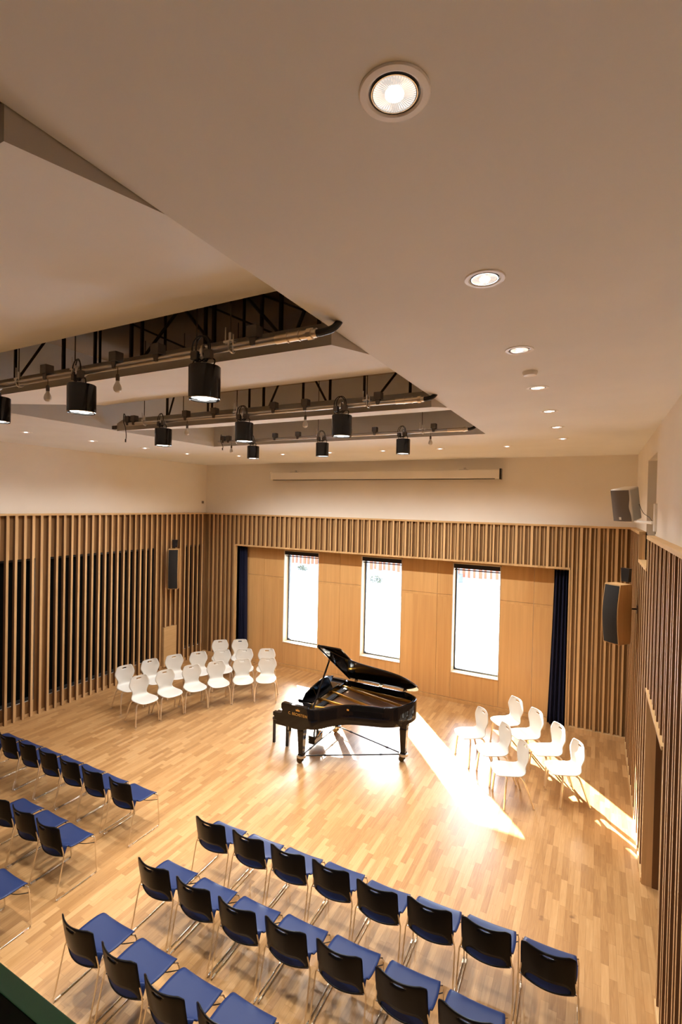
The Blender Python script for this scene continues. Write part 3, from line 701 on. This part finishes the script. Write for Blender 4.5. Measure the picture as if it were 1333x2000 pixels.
left_rows = [('front', [(-5.285, 4.135), (-5.815, 4.125), (-6.30, 4.13), (-6.783, 4.13), (-7.267, 4.125), (-7.752, 4.12), (-8.24, 4.11)], 0),
             ('second', [(-5.255, 3.20), (-5.735, 3.21), (-6.22, 3.21)], 0), ('third', [(-5.165, 2.41)], 0)]
pc = None
for block, rows_ in (('right', right_rows), ('left', left_rows)):
    for rn, pos, deg in rows_:
        for i, (x, y) in enumerate(pos):
            if pc is None: o = pc = make_blue()
            else: o = copy_tree(pc)
            o.location = (x, y, 0); o.rotation_euler = (0, 0, R(deg+random.uniform(-.3, .3)))
            where = '%s from the aisle, %s row, %s block' % (ORD[i], rn, block)
            if rn == 'third' and block == 'left': where = 'third row, left block, cut off by the edge'
            tag(o, 'blue chair with black back, '+where, 'chair', 'blue stacking chairs for the audience')

# ------------------------------------------------------------------ white shell chairs
def make_white():
    r = empty('shell_chair')
    ctrl = [(.285, .432, .13), (.275, .444, .165), (.24, .453, .195), (.16, .457, .215), (.06, .452, .218), (-.03, .448, .208), (-.10, .458, .180), (-.145, .495, .152), (-.163, .55, .146), (-.168, .60, .165), (-.172, .65, .192), (-.178, .70, .207), (-.184, .755, .195), (-.19, .80, .176), (-.194, .826, .165), (-.197, .842, .150), (-.198, .85, .118)]
    P = spline([Vector(c) for c in ctrl], 3); us = [k/8-1 for k in range(17)]
    b = MB(); n = len(P)
    vs = []
    for p in P:
        up_ = min(1, max(0, (p.y-.46)/.1))          # 0 on the seat, 1 on the back
        vs.append([b.v((p.z*u, p.x+up_*.035*u*u, p.y+(1-up_)*.014*u*u)) for u in us])
    for i in range(n-1):
        zc = (P[i].y+P[i+1].y)/2
        for j in range(16):
            um = (us[j]+us[j+1])/2
            if zc > .79 and zc < .806 and abs(um*P[i].z) < .045: continue
            b.face([vs[i][j], vs[i][j+1], vs[i+1][j+1], vs[i+1][j]])
    b.build('shell', M_WSEAT, r, world=False, solid=.010, recalc=False, smooth=60, label='white one piece seat and back with hand slot')
    for s in (-1, 1):
        for (pts) in ([(s*.05, .13, .436), (s*.15, .15, .43), (s*.195, .165, .40), (s*.22, .185, .30), (s*.236, .208, .02)],
                      [(s*.05, -.02, .434), (s*.15, -.05, .43), (s*.195, -.085, .40), (s*.215, -.13, .28), (s*.226, -.175, .15), (s*.242, -.222, .02)]):
            q = spline(pts, 4); b = MB(); b.tube(q, .0138, 10); l = b.build('leg', M_SATIN, r, world=False, smooth=60)
            e = pts[-1]; b = MB(); b.lathe([(.001, .022), (.014, .022), (.016, .012), (.017, 0), (.001, 0)], (e[0], e[1], 0), seg=14); b.build('glide', M_CHROME, l, world=False)
    return r
WL = [((-7.775, 6.664), -14, 'first from the left in the front arc'), ((-7.605, 7.144), -19, 'second from the left in the front arc'), ((-7.384, 7.626), -28, 'third from the left in the front arc'),
      ((-7.12, 8.056), -35, 'fourth from the left in the front arc'), ((-6.77, 8.463), -45, 'fifth from the left in the front arc'), ((-6.38, 8.80), -60, 'rightmost in the front arc, nearest the piano'),
      ((-8.52, 6.92), -14, 'first from the left in the middle arc, nearest the left wall slats'), ((-8.407, 7.463), -18, 'second from the left in the middle arc'), ((-8.221, 7.942), -27, 'third from the left in the middle arc'),
      ((-7.939, 8.371), -36, 'fourth from the left in the middle arc'), ((-7.6, 8.76), -44, 'fifth from the left in the middle arc, behind another'), ((-7.228, 9.081), -52, 'sixth from the left in the middle arc, behind another'),
      ((-6.796, 9.349), -58, 'rightmost in the middle arc'), ((-8.201, 9.367), -44, 'left of the two in the rearmost row'), ((-7.826, 9.653), -50, 'right of the two in the rearmost row, by the navy curtain')]
WR = [((-1.785, 8.465), 222, 'farthest of the front three on the right, beside the sun streak'), ((-1.338, 8.05), 216, 'middle of the front three on the right'), ((-1.015, 7.57), 210, 'nearest of the front three on the right'),
      ((-1.332, 9.266), 226, 'farthest of the rear four on the right, by the plywood wall'), ((-.958, 8.906), 222, 'second farthest of the rear four on the right'), ((-.59, 8.488), 216, 'second nearest of the rear four on the right'), ((-.304, 8.006), 210, 'nearest of the rear four on the right, closest to the right wall')]
pw = None
for lst, grp in ((WL, 'white chairs left of the piano'), (WR, 'white chairs right of the piano')):
    for (p, a, t) in lst:
        if pw is None: o = pw = make_white()
        else: o = copy_tree(pw)
        o.location = (p[0], p[1], 0); o.rotation_euler = (0, 0, R(a-90))
        tag(o, 'white shell chair, '+t, 'chair', grp)

# ------------------------------------------------------------------ grand piano
PR = empty('grand_piano', (-3.6, 7.5, 0), label='black lacquered grand piano with raised lid and gold frame, on the parquet', cat='piano')
Y0, Y1, ZT, ZU = 6.775, 8.30, .985, .66
bent = spline([(-4.13, Y0, 0), (-4.02, 6.78, 0), (-3.92, 6.85, 0), (-3.82, 7.00, 0), (-3.70, 7.15, 0), (-3.52, 7.28, 0), (-3.24, 7.375, 0), (-3.0, 7.46, 0), (-2.82, 7.60, 0), (-2.71, 7.82, 0), (-2.68, 8.03, 0), (-2.74, 8.19, 0), (-2.92, 8.29, 0), (-3.1, Y1, 0)], 5)
outer = [Vector((-4.55, Y0, 0))]+bent+[Vector((-4.55, Y1, 0))]
def inset(poly, d):
    out = []; n = len(poly)
    for i in range(n):
        a, b_ = poly[max(i-1, 0)], poly[min(i+1, n-1)]; t = (b_-a).normalized(); nn = Vector((-t.y, t.x, 0))
        out.append(poly[i]+nn*d)
    return out
inner = inset(outer, .045)
b = MB(); n = len(outer)
lv = [[b.v(p+Vector((0, 0, z))) for p in pl] for pl, z in ((outer, ZU), (outer, ZT-.006), (inset(outer, .006), ZT), (inset(outer, .039), ZT), (inner, ZT-.006), (inner, ZU))]
for i in range(n-1):
    for k in range(6): b.face([lv[k][i], lv[k][i+1], lv[(k+1) % 6][i+1], lv[(k+1) % 6][i]])
for i in (0, n-1): b.face([lv[k][i] for k in range(6)])
b.build('rim', M_BLACKG, PR, smooth=50)
for (ya, yb) in ((Y0-.003, Y0+.07), (Y1-.07, Y1+.003)):       # arms with stepped cheek
    prof = [(-4.56, .995), (-4.15, .99), (-4.10, .975), (-4.03, .66), (-4.10, .655), (-4.2, .61), (-4.36, .60), (-4.60, .66), (-4.74, .68), (-4.74, .735), (-4.765, .745), (-4.765, .80), (-4.62, .80), (-4.585, .825), (-4.58, .87), (-4.60, .90), (-4.60, .965), (-4.59, .985)]
    b = MB(); b.prism([(x, ya, z) for x, z in prof], (0, yb-ya, 0)); b.build('arm', M_BLACKG, PR, smooth=25, bevel=.004)
b = MB(); b.box(-4.74, -4.13, Y0+.07, Y1-.07, .62, .70); b.build('keybed', M_BLACKG, PR, smooth=0, bevel=.004)
b = MB(); b.box(-4.765, -4.735, Y0+.07, Y1-.07, .70, .765); b.build('keyslip', M_BLACKG, PR, smooth=0, bevel=.004)
b = MB(); yk = Y0+.14; kw = (Y1-Y0-.28)/52
for k in range(52): b.box(-4.75, -4.55, yk+k*kw+.0008, yk+(k+1)*kw-.0008, .745, .772)
kb = b.build('keyboard', M_IVORY, PR, smooth=0, label='ivory white keys')
b = MB()
for k in range(51):
    if (k+5) % 7 in (0, 1, 3, 4, 5): b.box(-4.69, -4.55, yk+(k+1)*kw-.006, yk+(k+1)*kw+.006, .77, .784)
b.build('black_keys', M_BLACKG, kb, smooth=0)
for (ya, yb) in ((Y0+.07, yk), (Y1-.14, Y1-.07)):
    b = MB(); b.box(-4.74, -4.58, ya, yb, .70, .79); b.build('key_block', M_BLACKG, PR, smooth=0, bevel=.004)
b = MB(); b.prism([(-4.55, Y0+.07, .775), (-4.52, Y0+.07, .775), (-4.45, Y0+.07, .92), (-4.47, Y0+.07, .94), (-4.50, Y0+.07, .93)], (0, Y1-Y0-.14, 0)); b.build('fallboard', M_BLACKG, PR, smooth=25)
b = MB(); b.box(-4.50, -4.12, Y0+.07, Y1-.07, .70, .86); b.build('action_cover', M_BLACK, PR, smooth=0)
# soundboard, plate, strings
b = MB(); b.prism([Vector((p.x, p.y, .80)) for p in inset(outer, .044)], (0, 0, .01)); b.build('soundboard', M_SOUND, PR, smooth=0)
b = MB()
pl_ = inset(outer, .05); pin = inset(outer, .115); m0 = 1
va = [b.v((p.x, p.y, .885)) for p in pl_[m0:-1]]; vb = [b.v((p.x, p.y, .885)) for p in pin[m0:-1]]
for i in range(len(va)-1): b.face([va[i], va[i+1], vb[i+1], vb[i]])
ext = bmesh.ops.extrude_face_region(b.bm, geom=list(b.bm.faces)); bmesh.ops.translate(b.bm, verts=[e for e in ext['geom'] if isinstance(e, bmesh.types.BMVert)], vec=(0, 0, -.03))
b.box(-4.30, -4.14, Y0+.05, Y1-.05, .865, .885)
pt = b.build('iron_plate', M_GOLD, PR, smooth=25, label='gold iron plate')
for (a, c, w) in (((-4.26, 7.42), (-3.70, 7.36), .035), ((-4.21, 7.05), (-3.88, 7.13), .035), ((-4.23, 7.82), (-3.22, 7.52), .04), ((-4.19, 8.17), (-2.88, 7.86), .045), ((-4.0, 8.18), (-2.80, 8.12), .035)):
    A, C_ = Vector((*a, 0)), Vector((*c, 0)); t = (C_-A).normalized(); nn = Vector((-t.y, t.x, 0))*w/2
    b = MB(); b.prism([A+nn+Vector((0, 0, .88)), A-nn+Vector((0, 0, .88)), C_-nn*.7+Vector((0, 0, .88)), C_+nn*.7+Vector((0, 0, .88))], (0, 0, .045)); b.build('plate_strut', M_GOLD, PR, smooth=0, bevel=.008)
b = MB()
def edge_at(y, x0=-4.1):
    best = -4.0
    for i in range(len(pin)-1):
        p, q = pin[i], pin[i+1]
        if (p.y-y)*(q.y-y) <= 0 and abs(p.y-q.y) > 1e-6: best = max(best, p.x+(q.x-p.x)*(y-p.y)/(q.y-p.y))
    return best
for k in range(110):
    y0_ = Y0+.10+(Y1-Y0-.2)*k/109; y1_ = y0_+.02*math.sin(k*.1)
    b.box(-4.13, edge_at(y0_)-.01, y0_-.0028, y0_+.0028, .864+.004*(k > 70), .868+.004*(k > 70))
tag(b.build('strings', M_STRING, PR, smooth=0, label='copper coloured strings'), kind='stuff')
b = MB(); b.box(-4.135, -4.06, Y0+.12, Y1-.06, .872, .905)
for k in range(60):
    y_ = Y0+.13+(Y1-Y0-.22)*k/59; b.box(-4.06, -4.03, y_-.007, y_+.007, .88, .90)
b.build('dampers', M_BLACK, PR, smooth=0)
# music desk
b = MB(); u0, u1 = Y0+.28, Y1-.30
mp_ = [(u0, 0), (u0, .14)]+[(u0+.12+(u1-u0-.24)*k/10, .20+.07*math.sin(math.pi*k/10)) for k in range(11)]+[(u1, .16), (u1, 0)]
b.prism([(-4.36+.42*h_, y_, .99+.90*h_) for y_, h_ in mp_], (.018, 0, -.008)); b.build('music_desk', M_BLACKG, PR, smooth=25, bevel=.003)
b = MB(); b.box(-4.44, -4.17, u0, u1, .955, .985); b.build('desk_slide', M_BLACKG, PR, smooth=0, bevel=.003)
for y_ in (u0+.2, u1-.2):
    b = MB(); b.tube([(-4.19, y_, .985), (-4.27, y_, 1.14)], .008, 6); b.build('desk_prop', M_BRASS, PR)
for ya, yb in ((Y0+.07, u0-.01), (u1+.01, Y1-.07)):
    b = MB(); b.box(-4.50, -4.15, ya, yb, .93, .955); b.build('side_shelf', M_BLACKG, PR, smooth=0, bevel=.003)
# lid, hinged on the bass side
TH = R(36.3); c_, s_ = math.cos(TH), math.sin(TH)
def lid_pt(x, t, h): return Vector((x, Y1+.005-t*c_+h*s_*1.0, ZT+.022+t*s_+h*c_))
lidpoly = []
for p in inset(bent, -.018):
    if p.x > -4.10: lidpoly.append((p.x, Y1+.005-p.y))
lidpoly = [(-4.10, 1.545)]+lidpoly+[(-4.10, 0)]
lidpoly = [(x, max(0, t)) for x, t in lidpoly]
b = MB(); nrm = lid_pt(0, 0, .022)-lid_pt(0, 0, 0); b.prism([lid_pt(x, t, 0) for x, t in lidpoly], nrm); b.build('lid', M_BLACKG, PR, smooth=25, bevel=.005)
b = MB(); b.prism([lid_pt(x, t, .025) for x, t in ((-4.10, 0.01), (-4.10, 1.545), (-3.69, 1.545), (-3.66, 1.52), (-3.66, 0.01))], nrm); b.build('lid_flap', M_BLACKG, PR, smooth=25, bevel=.005)
b = MB(); b.prism([lid_pt(x, t, -.012) for x, t in ((-4.085, 1.52), (-4.085, .03), (-4.065, .03), (-4.065, 1.52))], nrm*.55); b.build('lid_edge_rail', M_BLACKG, PR, smooth=0)
for x in (-3.95, -3.45, -2.98):
    b = MB(); b.cyl((x-.035, Y1+.008, ZT+.012), (x+.035, Y1+.008, ZT+.012), .010, seg=10); b.box(x-.03, x+.03, Y1-.03, Y1-.005, ZT-.002, ZT+.012); b.build('lid_hinge', M_BRASS, PR)
b = MB(); pa, pb_ = Vector((-4.08, 6.93, .93)), lid_pt(-4.08, 1.02, -.01); dd = (pb_-pa); b.prism([pa+Vector((-.014, -.012, 0)), pa+Vector((.014, -.012, 0)), pa+Vector((.014, .012, 0)), pa+Vector((-.014, .012, 0))], dd); b.build('prop_stick', M_BLACKG, PR, smooth=0, bevel=.002)
b = MB(); b.box(-4.11, -4.05, 6.88, 6.97, .90, .94); b.box(lid_pt(-4.08, 1.02, 0).x-.02, -4.05, pb_.y-.03, pb_.y+.02, pb_.z-.01, pb_.z+.012); b.build('prop_cup', M_BRASS, PR, smooth=0)
# legs with casters
for (x, y) in ((-4.26, 6.90), (-4.26, 8.16), (-2.80, 7.80)):
    b = MB(); q = lambda h, z: [(x-h, y-h, z), (x+h, y-h, z), (x+h, y+h, z), (x-h, y+h, z)]
    rows = [(.068, .66), (.068, .60), (.055, .585), (.060, .56), (.040, .19), (.040, .165), (.05, .155), (.05, .14)]
    vv = [[b.v(p) for p in q(h, z)] for h, z in rows]
    for i in range(len(vv)-1):
        for k in range(4): b.face([vv[i][k], vv[i][(k+1) % 4], vv[i+1][(k+1) % 4], vv[i+1][k]])
    b.face(vv[0]); b.face(vv[-1]); l = b.build('leg', M_BLACKG, PR, smooth=0, bevel=.005)
    b = MB(); b.cyl((x, y, .08), (x, y, .14), .028, seg=14); b.box(x-.06, x+.02, y-.042, y-.034, .03, .10); b.box(x-.06, x+.02, y+.034, y+.042, .03, .10); b.box(x-.06, x+.03, y-.042, y+.042, .09, .105)
    for s in (-1, 1): b.cyl((x-.03, y+s*.014, .046), (x-.03, y+s*.030, .046), .045, seg=24)
    b.build('caster', M_CAST, l, smooth=40, label='dark brass double caster')
# transport frame between the legs
L3 = [Vector((-4.26, 6.90, .125)), Vector((-4.26, 8.16, .125)), Vector((-2.80, 7.80, .125))]
for i, j in ((0, 1), (1, 2), (2, 0)):
    a, c = L3[i].lerp(L3[j], .045), L3[i].lerp(L3[j], .955); b = MB(); b.cyl(a, c, .011, seg=10)
    for t in (.2, .8): p = a.lerp(c, t); e = (c-a).normalized()*.02; b.cyl(p-e, p+e, .017, seg=10)
    b.build('brace_bar', M_BLACK, PR)
for p in L3:
    b = MB(); b.lathe([(.045, -.02), (.075, -.02), (.08, 0), (.075, .02), (.045, .02)], p, seg=20); b.build('brace_cup', M_STEEL, PR)
# pedal lyre
b = MB(); lx, ly = -4.36, 7.55
for s in (-1, 1): b.tube(spline([(lx+.03, ly+s*.07, .64), (lx+.02, ly+s*.055, .5), (lx, ly+s*.05, .35), (lx-.01, ly+s*.07, .20)], 4), .015, 8)
b.box(lx-.08, lx+.05, ly-.14, ly+.14, .07, .21); b.box(lx-.02, lx+.06, ly-.12, ly+.12, .60, .64); b.build('pedal_lyre', M_BLACKG, PR, smooth=40, bevel=.004)
for s in (-1, 0, 1):
    b = MB(); b.prism([(lx-.08, ly+s*.075-.010, .075), (lx-.08, ly+s*.075+.010, .075), (lx-.19, ly+s*.075+.017, .065), (lx-.20, ly+s*.075, .065), (lx-.19, ly+s*.075-.017, .065)], (0, 0, .010)); b.build('pedal', M_BRASS, PR, smooth=0, bevel=.002)
for s in (-1, 1):
    b = MB(); b.cyl((lx+.04, ly+s*.09, .15), (lx+.32, ly+s*.07, .66), .007, seg=8); b.build('lyre_stay', M_BRASS, PR)
# lettering and crown on the treble cheek
def letters(txt, loc, size, mat_, parent, width=.36):
    cu = bpy.data.curves.new('lettering', 'FONT'); cu.body = txt; cu.size = size; cu.align_x = 'CENTER'; cu.extrude = .0008; cu.space_character = 1.18
    t = bpy.data.objects.new('lettering_tmp', cu); COL.objects.link(t); dg = bpy.context.evaluated_depsgraph_get()
    me = bpy.data.meshes.new_from_object(t.evaluated_get(dg)); bpy.data.objects.remove(t)
    me.materials.clear(); me.materials.append(mat_)
    o = bpy.data.objects.new('lettering', me); COL.objects.link(o); o.parent = parent
    xs_ = [v.co.x for v in me.vertices]; k = width/(max(xs_)-min(xs_))
    for v in me.vertices: v.co.x *= k; v.co.y *= size/.062*.9
    o.location = Vector(loc)-abs_loc(parent); o.rotation_euler = (R(90), 0, 0); return o
letters('C. BECHSTEIN', (-4.27, Y0-.005, .832), .066, M_LOGO, PR)
b = MB(); cr = [(-.035, 0), (.035, 0), (.042, .028), (.024, .016), (.018, .038), (.007, .018), (0, .044), (-.007, .018), (-.018, .038), (-.024, .016), (-.042, .028)]
b.prism([(-4.27+x, Y0-.0035, .908+z) for x, z in cr], (0, -.0015, 0)); b.build('crown_emblem', M_LOGO, PR, smooth=0)
b = MB(); b.box(-3.60, -3.56, 7.225, 7.245, .90, .93); b.build('lid_lock', M_BRASS, PR, smooth=0)

# bench
r = empty('piano_bench', (-4.93, 7.52, 0), label='low black padded piano bench with square legs, at the keyboard', cat='bench')
b = MB(); b.box(-5.10, -4.76, 7.23, 7.81, .41, .47); b.build('cushion', M_BLACK, r, smooth=30, bevel=.018)
b = MB(); b.box(-5.09, -4.77, 7.24, 7.80, .35, .41); b.build('apron', M_BLACKG, r, smooth=0, bevel=.003)
for x in (-5.07, -4.79):
    for y in (7.262, 7.778):
        b = MB(); b.prism([(x-.02, y-.02, .36), (x+.02, y-.02, .36), (x+.02, y+.02, .36), (x-.02, y+.02, .36)], (0, 0, -.36)); b.build('leg', M_BLACKG, r, smooth=0, bevel=.002)
